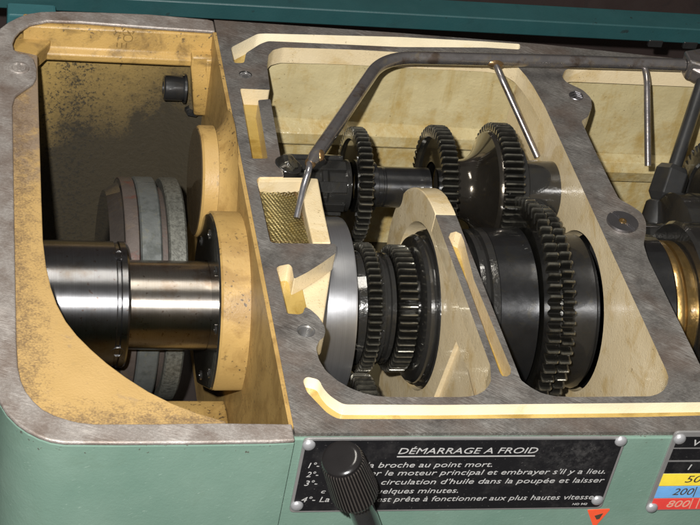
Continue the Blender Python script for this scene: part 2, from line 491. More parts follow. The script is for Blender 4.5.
# ------------------------------------------------------------------ headstock casting
head = thing('lathe_headstock', 'open cast iron lathe headstock, green outside, with cream gear bay and ochre belt housing', 'machine', (250, 350, DEPTH))
T = 24                          # thickness of the machined deck
outer = [(0, 0), (900, 0), (900, 700)]+[tuple(at(u, v)[:2]) for u, v in ((690, 60), (540, 44), (400, 33))]+[(0, 771)]
xl = lambda y: 229.0-(y-60)*.0274
xr = lambda y: 257.6-(y-60)*.0370
xf = lambda y: 429.2-(y-60)*.0183
xb = lambda y: 472-(y-60)*.021
bayA = px([(267, 66), (268.5, 55), (273, 50), (283, 47.5), (320, 48.5), (360, 50), (430, 54), (490, 57), (507, 60), (518, 67), (526, 76), (533, 86)])+[(xf(600), 600), (xf(95), 95)]+px([(668.5, 377), (667.5, 384), (664, 390), (658, 394), (650, 396.3), (571, 397), (554, 396), (541, 393), (530, 387)])+[(xr(78), 78), (xr(362), 362), (xl(362), 362), (xl(100), 100)]+px([(491, 381), (488.5, 386), (484, 391), (477, 394.8), (468, 396.6), (460, 397), (390, 397), (376, 396), (363, 393), (350, 388), (338, 381), (326, 371), (319, 360), (316, 348), (319, 341), (324, 337), (325.5, 331), (324, 325), (318, 316), (310, 309), (305, 307),
            (303, 313), (299, 314.5), (287, 313.5), (276.5, 268), (279, 266), (289, 264), (292, 267), (294, 279), (307, 272.5), (322, 263), (336, 253), (336, 244), (273, 243), (270, 241), (256.5, 180), (259, 177), (284, 177),
            (281, 160), (271, 103), (270.5, 99), (258, 100), (267.7, 158.6), (252, 158.6), (240, 88.6), (270, 90)])
bayB = px([(590, 140), (586, 131), (581, 121), (588, 117), (592, 107), (591, 98), (583, 90), (566, 82), (562, 77), (565, 70), (574, 67), (686, 72), (740, 74)])+[(840, 690), (860, 660), (860, 110), (840, 62)]+px([(720, 402), (702, 369), (648, 259), (643.5, 244), (646, 232), (646, 222), (642, 213), (632, 206), (619, 199), (610, 182), (597, 155)])
gut_front = px([(303, 381), (305, 378), (308, 377), (319, 379.5), (323, 388), (330, 396), (343, 404.5), (440, 405), (640, 403), (760, 401.5), (760, 414), (640, 417), (440, 419), (338, 419), (327, 413), (306, 391)])
gut_back = px([(231, 47.5), (257, 34), (264, 33.5), (400, 37), (485, 41.5), (520, 44), (520, 49.5), (485, 47.5), (400, 47), (268, 41), (260, 44), (246, 53), (244, 63), (234, 63)])
slot = px([(448.6, 237), (450.5, 233), (456, 231.5), (461, 234), (464, 241), (474, 280), (511, 369), (510.5, 374), (507, 376.5), (502.5, 376), (499.5, 372), (466, 280)])
tap = at(306, 331); tapc = circ(tap.x, tap.y, 10, 28)
plug = at(245.5, 74.5); plugc = circ(plug.x, plug.y, 8.5, 24)
deck = MB()
deck.prism(outer, -T, 0, 2, [rounded(bayA, 3, 3), rounded(bayB, 5, 3), rounded(gut_front, 5, 3), rounded(gut_back, 4, 3), slot, tapc, plugc], 0, 2, [1, 1, 3, 3, 1, 4, 4], bottom=1)
deck.build('machined_deck', [DECK, CREAM, DECK, GUTTER, OILY], head)
# perimeter walls under the deck
w = MB()
inner = rounded([(48, 62), (870, 62), (870, 705), (48, 722)], 30, 6)
w.prism([(1, 3), (899, 3), (899, 690), (660, 722), (400, 748), (1, 768)], DEPTH+2, -T, 2, [inner], 2, 1, [0], bottom=1)
w.prism([(722, -118), (712, -122), (700, -129), (699, -146), (706, -152), (724, -152)], 47, 430, 0)          # ledge along the back wall
w.prism([(722, -150), (716, -156), (714, -205), (722, -215)], 47, 430, 0)
w.prism([(710, -150), (696, -156), (690, -170), (696, -190), (712, -196)], 462, 872, 0)
w.build('gear_bay_wall', [CREAM_WALL, YELLOW, AMBER], head, bevel=2.5)
# left wall, ochre side, gear bay side cream
# bottom of the gear bay
MB().box(46, 872, 60, 724, -380, -330).build('oil_sump', SUMP, head)
# the little webs and pockets beside the left wall
p = MB()
p.prism(px([(276.5, 264), (289, 263), (296, 293), (334, 252), (322, 330), (300, 318), (286, 314)], -T), -150, -T-1)
p.build('web', CREAM, head, bevel=2)
web = MB()
A, B, C_, D = at(293.5, 278.5, 2, -.8), at(335.7, 252.8, 2, -.8), at(329.5, 260, 2, -14), None
nrm = (B-A).cross(C_-A); rd = ray(297, 303); D = CAM+rd*((A-CAM).dot(nrm)/rd.dot(nrm))
web.add([A, B, C_, D, A+Vector((0, 0, -22)), B+Vector((0, 0, -22)), C_+Vector((0, 0, -3)), D+Vector((0, 0, -3))], [[0, 1, 2, 3], [4, 5, 6, 7], [0, 1, 5, 4], [1, 2, 6, 5], [2, 3, 7, 6], [3, 0, 4, 7]])
web.build('sloping_rib', plain('stained_casting_enamel', (.36, .28, .18), .45, 0, .3), head, bevel=2)
pk = MB()
pk.prism(px([(300, 176.8), (318, 178), (323, 205), (331, 243.3), (313, 243.3), (306, 214)], -3), -120, -3)
pk.prism(px([(258, 177.3), (303, 177.6), (303, 181), (258.5, 181)], -2), -120, -2)
pk.prism(px([(254, 176), (302, 180), (312, 246), (268, 246)], -40), -110, -40)
pk.build('strainer_pocket', CREAM, head, bevel=2)
# partition with the bearing arch
YA = YS+15
arch = [(50, DEPTH+60), (50, -T-.05), (YA-1, -T-.05), (YA-1, -1.5)]
RA = 137
arch += [(YA+RA*1.06*math.sin(math.radians(t)), ZS+RA*math.cos(math.radians(t))-1.0) for t in range(0, 150, 5)]
arch += [(YS+40, DEPTH+60)]
def shear(mb, x0, f, x1, g):
    for p_ in mb.v: p_.x = f(p_.y) if abs(p_.x-x0) < .01 else g(p_.y) if abs(p_.x-x1) < .01 else p_.x
    return mb
bore = circ(YS+5, ZS, 104, 64)
ab = MB()
ab.prism(arch, 223, 230.5, 0, [bore, [(205, -60), (228, -178), (98, -178), (108, -52)]], 0)
ab.prism(arch, 230.5, 257.5, 0, [bore], 0)
ab.add([(230.4, 205, -60), (225, 110, -58), (225, 98, -178), (230.4, 228, -178)], [[0, 1, 2, 3]])
flat_ang = lambda p_: p_.y > YA-2 and (((p_.y-YA)/1.06)**2+(p_.z-ZS)**2 > 130**2) and (p_.x < 224 or p_.x > 245)
shear(ab, 223, xl, 257.5, xr).build('bearing_arch', CREAM, head, bevel=2.5, soft=flat_ang)
MB().prism([(p_[0], p_[1]) for p_ in rounded(gut_front, 5, 3)], -T-.25, -15).build('gutter_oil', AMBER, head)
MB().prism([(p_[0], p_[1]) for p_ in slot], -T-.25, -T+2.5).build('slot_oil', AMBER, head)
bp = MB().prism([(55, DEPTH+60), (55, -T-.05), (712, -T-.05), (712, DEPTH+60)], 426, 462, 0, [circ(YS, ZS, 101, 64)], 0)
shear(bp, 426, xf, 462, lambda y: xb(y)-4).build('bearing_partition', CREAM, head, bevel=0)
# front green skin of the gear bay
MB().box(-2, 900, -4, 4, DEPTH+1, -5).build('front_panel', GREEN, head, bevel=1.5)

# belt housing ------------------------------------------------------
outl = px([(209, 20.5), (207, 19), (150, 14), (100, 12), (63, 11), (41, 11.5), (28, 13.5), (19, 16.5), (8, 22), (0, 28), (-8, 38), (-14, 60), (-17, 130), (-17, 200), (-14, 300), (-8, 380), (0, 402), (7, 413), (17, 423), (27, 430), (39, 436), (51, 440), (64, 442), (120, 442.5), (200, 442), (270, 441), (294, 440)])
inn = px([(294, 423.5), (218.6, 422.5), (150, 423.5), (94, 423.5), (80, 422), (69, 419.5), (55, 415), (43, 409), (34, 401), (26, 391), (21, 380), (18, 366), (16.5, 340), (16, 310), (14, 200), (12.5, 105), (15, 96), (24, 89), (33, 83), (36.5, 77), (37, 68), (34, 59), (27, 54), (19, 53), (14, 49), (12.5, 43), (15, 36), (20, 30), (30, 24), (47, 20.5), (80, 21.5), (140, 26), (209, 31)])
outl[0] = (-1.2, outl[0][1]); outl[-1] = (-1.2, outl[-1][1]); inn[0] = (-1.2, inn[0][1]); inn[-1] = (-1.2, inn[-1][1])
rim_h = 5
MB().prism(outl+inn, -rim_h, 0, 2, (), 0, 0).build('housing_rim', RIM, head, bevel=2, segs=3)
cut = px([(37.5, 55), (38.5, 100), (40, 150), (41.5, 200), (43, 240), (46, 265), (51, 287), (57, 304), (66, 321), (77, 335), (91, 349), (107, 363), (126, 377), (148, 391), (172, 403), (198, 413), (226, 421)], -rim_h-.3)
led = cut+[(cut[-1][0], -6)]+px([(130, 441), (64, 440), (39, 434), (17, 421), (3, 402), (-5, 380), (-11, 300), (-14, 200), (-13, 60), (-10, 45)], -rim_h-.3)
MB().prism(led, -rim_h-14, -rim_h-.3, 2, (), 0, 0).build('housing_ledge', LEDGE, head, bevel=1.5)
hb = MB()
lo = DEPTH+1
shell_o = outl
side_in = px([(294, 428), (218, 427), (94, 428), (64, 423), (40, 412), (24, 395), (14, 370), (11, 310), (8, 200), (6, 100), (6, 40), (14, 30)])+[(-245, 760), (-3, 765)]
# front and left outer walls
fl = outl[17:]
off = []
for q in fl: off.append(q)
inner_off = [(-1.2, 12), (-200, 12), (-255, 30), (-272, 70), (-280, 140), (-282, 300), (-282, 660)]
wall_out = [outl[k] for k in range(10, len(outl))]
hb.prism(wall_out+inner_off, lo, -rim_h-.2, 2, (), 0, 0)
hb.build('housing_wall', GREEN, head, bevel=1)
# back wall: thick upper band with a lip, recessed lower wall
BANDP = paint('dirty_ochre_enamel', (.40, .25, .075), (.14, .085, .03), .49, .42, (.06, .045, .03), .62, .2, .5)
ub = MB()
yb = 741
band = [(yb, -1.0), (yb-5, -34), (yb-12, -38), (yb-12, -47), (yb-4, -50), (yb+24, -50), (yb+24, -1.0)]
band = [(772, -rim_h-.2), (yb+2, -rim_h-.2), (yb-3, -34), (yb-12, -38), (yb-12, -48), (yb-5, -51), (772, -51)]
ub.prism(band, -250, -1.5, 0)
ub.build('upper_band', BANDP, head, bevel=2.5)
ear = MB()
ear.prism([(yb-16, -30), (yb-16, -48), (yb-20, -60), (yb-20, -118), (yb-16, -124), (770, -124), (770, -30)], -31, -1.5, 0)
ear.prism([(yb-17, -32), (yb-20.5, -60), (yb-20.5, -112), (760, -112), (760, -32)], -12, -1.0, 0)
for p_ in ear.v: p_.x += (-46-p_.z)*.16 if p_.z < -46 else 0
ear.build('mounting_ear', BANDP, head, bevel=3)
MB().box(-290, -1.4, 764, 776, DEPTH+2, -51.3).build('housing_back_wall', GRIMY, head)
cf = MB().prism([(-2, 739), (-52, 764), (-2, 764)], DEPTH+2, -51.3); cf.sm = [False]*len(cf.sm)
cf.build('corner_fillet', GRIMY, head)
MB().prism(px([(6, 46), (6, 30), (16, 20), (36, 15), (60, 18), (50, 40), (36, 52), (20, 52)], -20), -48, -24).build('corner_fillet', BANDP, head, bevel=2)
MB().prism([(12, -400), (12, -262), (300, -262), (322, -268), (330, -285), (330, -400)], -282, -4.8, 0).build('housing_floor', YELLOW, head, bevel=2)
# ochre skin on the left face of the gear bay wall
MB().prism([(10, -1.2), (742, -1.2), (742, -380), (10, -380)], -4.5, 1.2, 0).build('bay_side_wall', YELLOW, head)
MB().lathe([(-24.5, 60), (-23.5, 68), (-16, 72), (-8, 82), (-4.2, 96)], (0, Y2, Z2-8), seg=96).build('bearing_boss', YELLOW, head)
# stamped marks on the upper band
st = MB()
for k in range(14):
    q = at(113+k*1.6, 33+2.2*math.sin(k*1.9), 1, yb-.5)
    st.tube([q, q+Vector((3.0*math.cos(k*2.1), -.2, 3.2*math.sin(k*1.3)))], .7, 6)
q0 = at(128, 38, 1, yb-1)
ringpts = [q0+Vector((6*math.cos(t*.45), -.3, 5.5*math.sin(t*.45))) for t in range(15)]
st.tube(ringpts, .7, 6)
q1 = at(117, 45, 1, yb-2)
for dx in (0, 6, 12): st.tube([q1+Vector((dx, -.6, -3)), q1+Vector((dx, -.6, 4))], .7, 6)
st.build('stamped_mark', plain('stamp_soot', (.22, .135, .04), .6), head)
# threaded hole liner and hex plug
th = MB()
th.lathe([(0, 0)]+[(0, .01)], (0, 0, 0), seg=8)
th = MB()
prof = []
for k in range(12): prof += [(-.6-k*2.0, 9.95), (-1.6-k*2.0, 8.0)]
th.lathe(prof, (tap.x, tap.y, 0), (0, 0, 1), 32); th.build('threaded_hole', THREAD, head)
MB().lathe([(-23.6, 9.9), (-23.6, 0)], (tap.x, tap.y, 0), (0, 0, 1), 32).build('hole_bottom', OILY, head)  # shade of a deeper hole put into the disc's black colour
hp = MB()
hp.lathe([(-9, 8.4), (-4, 8.3), (-3.2, 7), (-3.2, 4.6), (-12, 4.4), (-12, 0)], (plug.x, plug.y, 0), (0, 0, 1), 6)
hp.lathe([(-10, 8.6), (-1.8, 8.4), (-1.4, 7.4), (-3.5, 6.6)], (plug.x, plug.y, 0), (0, 0, 1), 32)
for k in range(5):
    hp.box(plug.x-7, plug.x+7, plug.y-6+k*2.8, plug.y-5+k*2.8, -3.2, -2.2)
tag(hp.build('hex_plug', THREAD), 'small dark hollow plug set flush in the deck near its back left corner', 'plug')

# headstock oil catch screw etc. --------------------------------------
def slotted_screw():
    q = at(622, 223)
    t = thing('slotted_screw', 'large flat slotted screw with brass centre on the right bearing partition', 'screw', (q.x, q.y, 0))
    an = math.radians(-62); d = Vector((math.cos(an), math.sin(an), 0)); n = Vector((-d.y, d.x, 0))
    R_ = 19.5
    b_ = MB()
    for sgn in (1, -1):
        lim = math.degrees(math.asin(2.2/R_))
        pts = [q+ (d*math.cos(math.radians(v))+n*sgn*math.sin(math.radians(v)))*R_ for v in [lim+(180-2*lim)*k/30 for k in range(31)]]
        b_.prism([(p_.x, p_.y) for p_ in pts], .3, 3.4)
    b_.prism(circ(q.x, q.y, R_), .2, 1.3)
    b_.build('screw_head', SCREWM, t, bevel=.7)
    MB().lathe([(1.3, 5.2), (4.0, 4.8), (4.2, 3.2), (2.4, 2.6), (2.2, 0)], (q.x, q.y, 0), (0, 0, 1), 24).build('centre_pin', BRONZE, t)
slotted_screw()
q = at(576, 96)
cl = MB()
cl.lathe([(.2, 10), (1.2, 9.5), (1.3, 7), (.5, 0)], (q.x, q.y, 0), (0, 0, 1), 28)
for k in (-1, 0, 1):
    cl.tube([q+Vector((-7, k*5, 1.8)), q+Vector((0, k*5+3, 2.5)), q+Vector((7, k*5-1, 1.8))], .9, 8)
tag(cl.build('wire_clip', SCREWM), 'small bright bent clip lying on the boss behind the right partition', 'clip')
q = at(286, 163); 
ls = thing('locking_screw', 'oily dark bolt head at the edge of the left wall beside the pipe end', 'screw', (q.x, q.y, 0))
MB().lathe([(-6, 15), (5, 14), (9, 11), (9.5, 0)], (q.x+2, q.y, -3), (.5, -.1, .6), 6, smooth=False).build('bolt_head', GEARM, ls, bevel=1.2)
MB().lathe([(-10, 17), (-2, 17), (-1.5, 10)], (q.x+4, q.y, 0), (.2, 0, 1), 32).build('washer', OILY, ls, bevel=.8)

# strainer gauze in the pocket
sg = thing('oil_strainer', 'brass wire gauze strainer lying in the pocket under the pipe outlet', 'strainer', tuple(at(285, 212, 2, -30)))
gp = px([(257, 181), (298, 183), (301, 195), (313, 244.5), (270, 244.5)], -19)
MB().prism(gp, -27, -25).build('pocket_oil', AMBER, sg)
def clip(poly, o, d):
    hits = []
    for k in range(len(poly)):
        p_, q_ = Vector(poly[k]), Vector(poly[(k+1) % len(poly)]); e = q_-p_
        den = d.x*e.y-d.y*e.x
        if abs(den) < 1e-9: continue
        w_ = p_-o; t_ = (w_.x*e.y-w_.y*e.x)/den; u_ = (w_.x*d.y-w_.y*d.x)/den
        if 0 <= u_ <= 1: hits.append(t_)
    return (min(hits), max(hits)) if len(hits) > 1 else None
wires = MB(); cen = Vector((sum(p_[0] for p_ in gp)/5, sum(p_[1] for p_ in gp)/5))
for ang, zz, ph in ((math.radians(-24), -18.2, 0), (math.radians(63), -19.0, 1)):
    d_ = Vector((math.cos(ang), math.sin(ang))); n_ = Vector((-d_.y, d_.x))
    for k in range(-34, 35):
        h_ = clip(gp, cen+n_*k*2.9, d_)
        if h_ and h_[1]-h_[0] > 2:
            m_ = int((h_[1]-h_[0])/1.45)+1; ps = []
            for q_ in range(m_+1):
                t_ = h_[0]+(h_[1]-h_[0])*q_/m_; b2 = cen+n_*k*2.9+d_*t_
                ps.append((b2.x, b2.y, zz+.5*math.cos(math.pi*(t_/2.9+k))+1.0*math.sin(b2.x*.06+b2.y*.05)))
            wires.tube(ps, .78, 5, caps=False)
wires.build('gauze', GAUZE, sg)
MB().tube([Vector((p_[0], p_[1], -18.6)) for p_ in px([(258, 186), (294, 191), (297, 196), (308.5, 242), (271, 242), (258, 186)], -18.6)], .9, 8).build('wire_edge', BRASSY, sg)

# ------------------------------------------------------------------ spindle
sp = thing('main_spindle', 'main spindle with a polished ring and large oily black gears along the front', 'spindle', (150, YS, ZS))
O = (0, YS, ZS)
def L(prof, name, mat, parent, o=O, seg=96, bevel=0, closed=False):
    return MB().lathe(prof, o, seg=seg, closed=closed).build(name, mat, parent, bevel=bevel)
L([(-300, 0), (-300, 73), (-298, 74.5), (-152, 74.5), (-150.5, 72.8), (-147, 72.8), (-145.5, 74.5), (-139, 74.5), (-136.5, 72.5), (-136.5, 50)], 'journal', JOURNAL, sp)
L([(-136.6, 53), (-40, 53), (48, 53)], 'shaft', STAINED, sp)
def collar_screw(ang):
    t = math.radians(ang); d = Vector((0, -math.sin(t), math.cos(t)))
    o = Vector((-148.5, YS, ZS))+d*73
    return MB().lathe([(0, 8.5), (1.7, 8.2), (2.0, 6), (.6, 4.5), (.6, 0)], o, d, 28)
collar_screw(97).build('grub_screw', JOURNAL, sp)
collar_screw(-2).build('grub_screw', JOURNAL, sp)
L([(46, 108), (118, 110), (120.6, 109), (121.2, 106), (121.2, 78), (118, 74), (118, 55)], 'polished_ring', POLISH, sp)
L([(110, 64), (132, 64), (132, 68), (142, 70), (142, 50)], 'collar', OILY, sp)
MB().gear(142.5, 159.5, 80, 70.5, 52, 50, YS, ZS, None, rim=62, web=4).build('gear', GEARM, sp, bevel=.7, segs=1)
L([(159, 66), (164, 70), (166, 70), (167, 64), (172, 64), (173, 68), (178, 68), (180, 62), (180.4, 50)], 'collar', OILY, sp)
MB().gear(180.5, 204, 78, 67.5, 50, 50, YS, ZS, None, rim=60, web=5).build('gear', GEARM, sp, bevel=.7, segs=1)
L([(203, 60), (208, 60), (208, 82), (210, 88), (214, 91), (217, 91), (218, 87), (222, 87), (223, 95), (227, 97), (262, 97)], 'bearing_ring', OILY, sp)
# between the arch and the double gear
L([(252, 78), (258, 86), (264, 94), (268, 94), (269, 88), (274, 88), (275, 98), (280, 99), (282, 95), (286, 95), (288, 100), (293, 101), (296, 101.5)], 'bearing_ring', OILY, sp)
L([(295.5, 99), (297, 101.5), (336, 101.5), (343, 103), (344, 90)], 'drum', DRUM, sp)
MB().gear(344, 360, 141, 129.5, 66, 80, YS, ZS, None, rim=118, web=5).build('gear', GEARM, sp, bevel=.7, segs=1)
ph_b = 66*math.atan2(CAM.z+UP.z*45-ZS, CAM.y+UP.y*45-YS)/(2*math.pi)+.42
L([(359, 122), (364.7, 122)], 'spacer', OILY, sp)
MB().gear(364.5, 380, 132, 121, 66, 80, YS, ZS, ph_b, rim=112, web=4).build('gear', GEARM, sp, bevel=.7, segs=1)
L([(379, 104), (384, 104), (386, 96), (412, 96), (418, 97), (420, 96), (420.5, 92), (424, 92), (426, 80)], 'drum', DRUM, sp)
# beyond the right partition
L([(440, 97), (478, 97), (480, 93), (484, 93), (486, 98), (520, 98), (523, 95), (524, 88), (530, 87)], 'collar', DRUM, sp)
L([(524, 80), (524, 88), (530, 91), (533, 91), (534, 87), (537, 87), (538, 91), (548, 91), (549, 87), (552, 87), (553, 80)], 'bronze_bush', BRONZE, sp)
L([(552, 80), (552, 112), (556, 116), (640, 116), (640, 60)], 'drum', OILY, sp)
L([(640, 60), (868, 60)], 'shaft', OILY, sp)

# spindle flange
fc = thing('spindle_flange', 'ochre flange with dark bolted face round the spindle in the belt housing', 'flange', (-20, YS, ZS))
NF = Vector((0, -.64, -.77)).normalized()
def flat(mb, lim):
    for p_ in mb.v:
        d__ = (p_-Vector((p_.x, YS, ZS))).dot(NF)
        if d__ > lim: p_ -= NF*(d__-lim)
    return mb
flat(MB().lathe([(-38.5, 111), (-36, 113), (-4.6, 113)], O, seg=160), 97).build('rim', YELLOW, fc)
flat(MB().lathe([(-38.5, 111.2), (-40.4, 109), (-40.4, 54)], O, seg=160), 95).build('face', OILY, fc)
for k in range(8):
    t = math.radians(22+45*k)
    o = Vector((-40.4, YS+88*math.cos(t), ZS+88*math.sin(t)))
    MB().lathe([(0, 6), (-1.2, 5.6), (-1.5, 4.6), (-1.5, 3), (.2, 2.6), (.2, 0)], o, (1, 0, 0), 20).build('bolt', OILY, fc)

# ------------------------------------------------------------------ second shaft
s2 = thing('gear_shaft', 'second shaft behind the spindle with three oily black gears and a dished hub', 'shaft', (220, Y2, Z2))
O2 = (0, Y2, Z2)
sh = MB().lathe([(46, 20), (62, 20), (64, 33), (110, 33), (112, 36), (118, 36), (120, 33), (149, 33)], O2, seg=64)
for k in range(8):
    t = math.radians(45*k+12)
    e = Vector((0, math.cos(t), math.sin(t))); n = Vector((0, -math.sin(t), math.cos(t)))
    b0 = Vector((0, Y2, Z2))+e*35
    vs = [b0+Vector((x, 0, 0))+n*s_*7+e*h for x in (68, 142) for s_, h in ((-1, -3), (1, -3), (1, 3), (-1, 3))]
    sh.add(vs, [[0, 1, 2, 3], [4, 5, 6, 7], [0, 1, 5, 4], [1, 2, 6, 5], [2, 3, 7, 6], [3, 0, 4, 7]])
sh.build('splined_hub', OILY, s2, bevel=1)
MB().gear(150, 168, 75, 65, 50, 30, Y2, Z2, .3, rim=60, web=3).build('gear', GEARM, s2, bevel=.7, segs=1)
MB().lathe([(167, 31), (184, 31), (186, 26), (192, 26), (193, 25), (195, 25), (196, 26), (254, 26)], O2, seg=64).build('sleeve', DRUM, s2)
MB().gear(254, 275, 81, 70.5, 54, 34, Y2, Z2, .1, rim=66, web=5).build('gear', GEARM, s2, bevel=.7, segs=1)
dp = [(274, 38), (292, 38)]
for k in range(1, 13):
    t = k/12
    dp.append((292+36*t**.75, 38+36*t**2.0))
dp += [(331, 76), (336, 77)]
MB().lathe(dp, O2, seg=96).build('dished_hub', oily('dished_hub_steel', (.050, .043, .034), .13, .8, .12), s2)
MB().gear(333, 358, 87, 76.5, 56, 40, Y2, Z2, .4, rim=77, web=2).build('gear', GEARM, s2, bevel=.7, segs=1)
MB().lathe([(357, 60), (372, 60), (374, 40), (426, 40)], O2, seg=64).build('sleeve', OILY, s2)
# rear bearing cap in the belt housing
rc = thing('bearing_cap', 'round ochre bearing cap on the bay wall behind the spindle flange', 'bearing cap', (-20, Y2, Z2))
MB().lathe([(-43.5, 67), (-41, 69.5), (-24, 69.5)], O2, seg=96).build('rim', YELLOW, rc)
MB().lathe([(-43.5, 67.2), (-44.6, 66), (-44.6, 18), (-44.6, 0)], O2, seg=96).build('face', oily('grimy_cap_face', (.075, .05, .022), .45, .1, .3), rc)

# lower gear in front of the spindle
lg = thing('lower_gear', 'small bright oily gear low down between the spindle and the front wall', 'gear', (150, 200, -230))
MB().gear(128, 153, 84, 73, 46, 20, 215, -235, .3, rim=60).build('gear_wheel', GEARM, lg)
MB().lathe([(48, 20), (222, 20)], (0, 215, -235), seg=40).build('axle', OILY, lg)
MB().lathe([(153, 50), (196, 50), (198, 44), (198, 20)], (0, 215, -235), seg=56).build('boss', OILY, lg)

# right bay gears
rg = thing('rear_gear_cluster', 'black gear cluster at the right edge behind the bronze bush', 'gear', (640, Y2, Z2))
MB().gear(640, 676, 98, 86, 50, 30, Y2-8, Z2-22, .2, rim=70).build('gear', OILY, rg)
MB().lathe([(462, 34), (575, 34), (579, 78), (583, 84), (636, 84), (638, 60), (640, 60)], (0, Y2-60, Z2-55), seg=72).build('clutch_drum', OILY, rg)
MB().lathe([(462, 30), (868, 30)], (0, Y2-50, Z2-45), seg=40).build('shaft', OILY, rg)

# ------------------------------------------------------------------ belt pulley
YP, ZP = 480, -223
pl = thing('belt_pulley', 'grooved belt pulley with rusty and grey bands behind the spindle journal', 'pulley', (-95, YP, ZP))
OP = (0, YP, ZP)
L([(-150, 0), (-150, 124), (-134, 134), (-133, 138)], 'pulley_side', oily('sooty_pulley_face', (.03, .024, .02), .5, .2, .3), pl, OP)
L([(-133, 136), (-133, 140), (-131, 141), (-117, 141), (-115, 138), (-115, 128)], 'rusty_band', RUSTY, pl, OP)
L([(-115, 128), (-115, 140), (-113, 142), (-91, 142), (-89, 140), (-89, 128)], 'grey_band', BLUEGREY, pl, OP)
L([(-89, 129), (-81, 129), (-81, 128)], 'rusty_band', RUSTY, pl, OP)
L([(-81, 128), (-81, 140), (-79, 142), (-61, 142), (-58.5, 139), (-58.5, 60), (-58, 0)], 'pitted_band', PITTED, pl, OP)
L([(-58, 30), (-4, 30)], 'axle', OILY, pl, OP)
# socket bolt in the mounting ear
qb = at(178, 89, 1, yb-4)
bo = thing('socket_bolt', 'black socket head bolt sticking out of the ochre mounting ear', 'bolt', tuple(qb))
MB().lathe([(-52, 0), (-52, 9), (-62, 9), (-62, 15), (-60, 17), (-34, 17), (-32.2, 16)], (0, yb-2, qb.z), seg=48).build('bolt_head', BLACKP, bo)
MB().lathe([(-35, 20), (-32, 20), (-32, 15)], (0, yb-2, qb.z), seg=48).build('washer', BLACKP, bo)
ub_ = MB().lathe([(0, 12), (-5, 12), (-6, 10), (-6, 0)], (-18, yb-2, -123), (0, 0, 1), 6, smooth=False)
tag(ub_.build('lock_nut', BLACKP, None, bevel=.6), 'dark nut under the bottom end of the ochre mounting ear', 'nut')
# screw in the rim boss
qs = at(19, 68)
rs = MB().lathe([(.2, 13), (1.6, 12.5), (2, 9), (-.2, 7.5), (-.6, 0)], (qs.x, qs.y, 0), (0, 0, 1), 32)
rs.prism([(qs.x-2, qs.y-9), (qs.x+2, qs.y-9), (qs.x+2, qs.y+9), (qs.x-2, qs.y+9)], .2, 2.4)
tag(rs.build('rim_screw', RIM, None, bevel=.6), 'worn grey screw in the rounded boss at the left edge of the housing rim', 'screw')

# ------------------------------------------------------------------ oil pipes
ZT = 26.0
op = thing('oil_pipe', 'bent steel oil pipe lying across the gear bay with brazed thin outlets', 'pipe', tuple(at(400, 58, 2, ZT)))
e0, e1, e2, e3 = at(684, 65, 2, ZT), at(540, 60.5, 2, ZT), at(402, 56, 2, ZT), at(310, 164, 2, ZT-2)
crn = at(383, 57, 2, ZT)
main = bend([e0, e1, crn, e3], 46, 12)
rad = [8.6]*len(main); 
MB().tube(main[:-1]+[main[-2].lerp(main[-1], .86), main[-2].lerp(main[-1], .95), main[-1]], [8.6]*(len(main)-1)+[8.6, 8.0, 4.8], 28).build('main_tube', PIPE, op)
tip = main[-1]
MB().ball(tip+Vector((1, 3, -1)), 6.6, 12, (1, 1.2, .9)).build('braze_joint', BRASSY, op)
d_ = (main[-2]-main[-1]).normalized()
MB().ball(tip+d_*22+Vector((2.6, -1, 1.2)), 7.0, 12, (1.0, 1.7, .95)).build('braze_patch', BRASSY, op)
o1 = at(296.5, 218, 2, -15)
MB().tube(bend([tip+Vector((0, 4, 0)), tip+Vector((-3, -12, 1)), tip.lerp(o1, .45)+Vector((-1, 0, 3)), o1], 14, 6), 4.0, 18).build('outlet_tube', oily('bright_pipe_steel', (.42, .41, .43), .2, .9, .05), op)
j2 = at(494, 61, 2, ZT-2); k2 = at(500, 75, 2, ZT-8); e_2 = at(537.5, 157, 2, -58)
MB().tube(bend([j2, k2, e_2], 16, 6), 4.4, 18).build('outlet_tube', PIPE, op)
MB().ball(j2+Vector((0, -5, 0)), 7.2, 12, (1.8, .75, .9)).build('braze_joint', BRASSY, op)
j3 = at(644, 64, 2, ZT-2); k3 = at(647, 79, 2, ZT-10); e_3 = at(648, 166, 2, -70)
MB().tube(bend([j3, k3, e_3], 16, 6), 4.6, 18).build('outlet_tube', PIPE, op)
MB().ball(j3+Vector((0, -4, 0)), 7.0, 12, (1.9, .75, .9)).build('braze_joint', BRASSY, op)
# square block where the pipe joins the feed hose
fb = MB()
ctr = at(694, 66, 2, ZT)
fb.prism([(ctr.x-13, ctr.y-10), (ctr.x+30, ctr.y-30), (ctr.x+30, ctr.y+30), (ctr.x-13, ctr.y+16)], ZT-16, ZT+14)
fb.prism([(ctr.x-10, ctr.y-12), (ctr.x+26, ctr.y-50), (ctr.x+30, ctr.y-26), (ctr.x-2, ctr.y-2)], ZT-15, ZT+4)
fb.build('elbow_block', PIPE, op, bevel=3)
fh = thing('feed_hose', 'thick black oil feed pipe with hexagonal union nuts at the right edge', 'hose', tuple(at(690, 95, 2, 0)))
h0 = at(704, 78, 2, 20); h1 = at(671, 178, 2, -78)
MB().tube([h0, h0.lerp(h1, .5), h1], 9.5, 24).build('hose', BLACKP, fh)
ax = (h1-h0).normalized()
ln = (h1-h0).length
MB().lathe([(ln-16, 9), (ln-15, 20), (ln-7, 25), (ln+28, 25), (ln+37, 18), (ln+39, 9)], h0, ax, 6, smooth=False).build('union_nut', BLACKP, fh, bevel=1.6)
MB().lathe([(ln+34, 14), (ln+40, 22), (ln+90, 22), (ln+96, 14)], h0, ax, 24).build('coupling', BLACKP, fh, bevel=1.6)

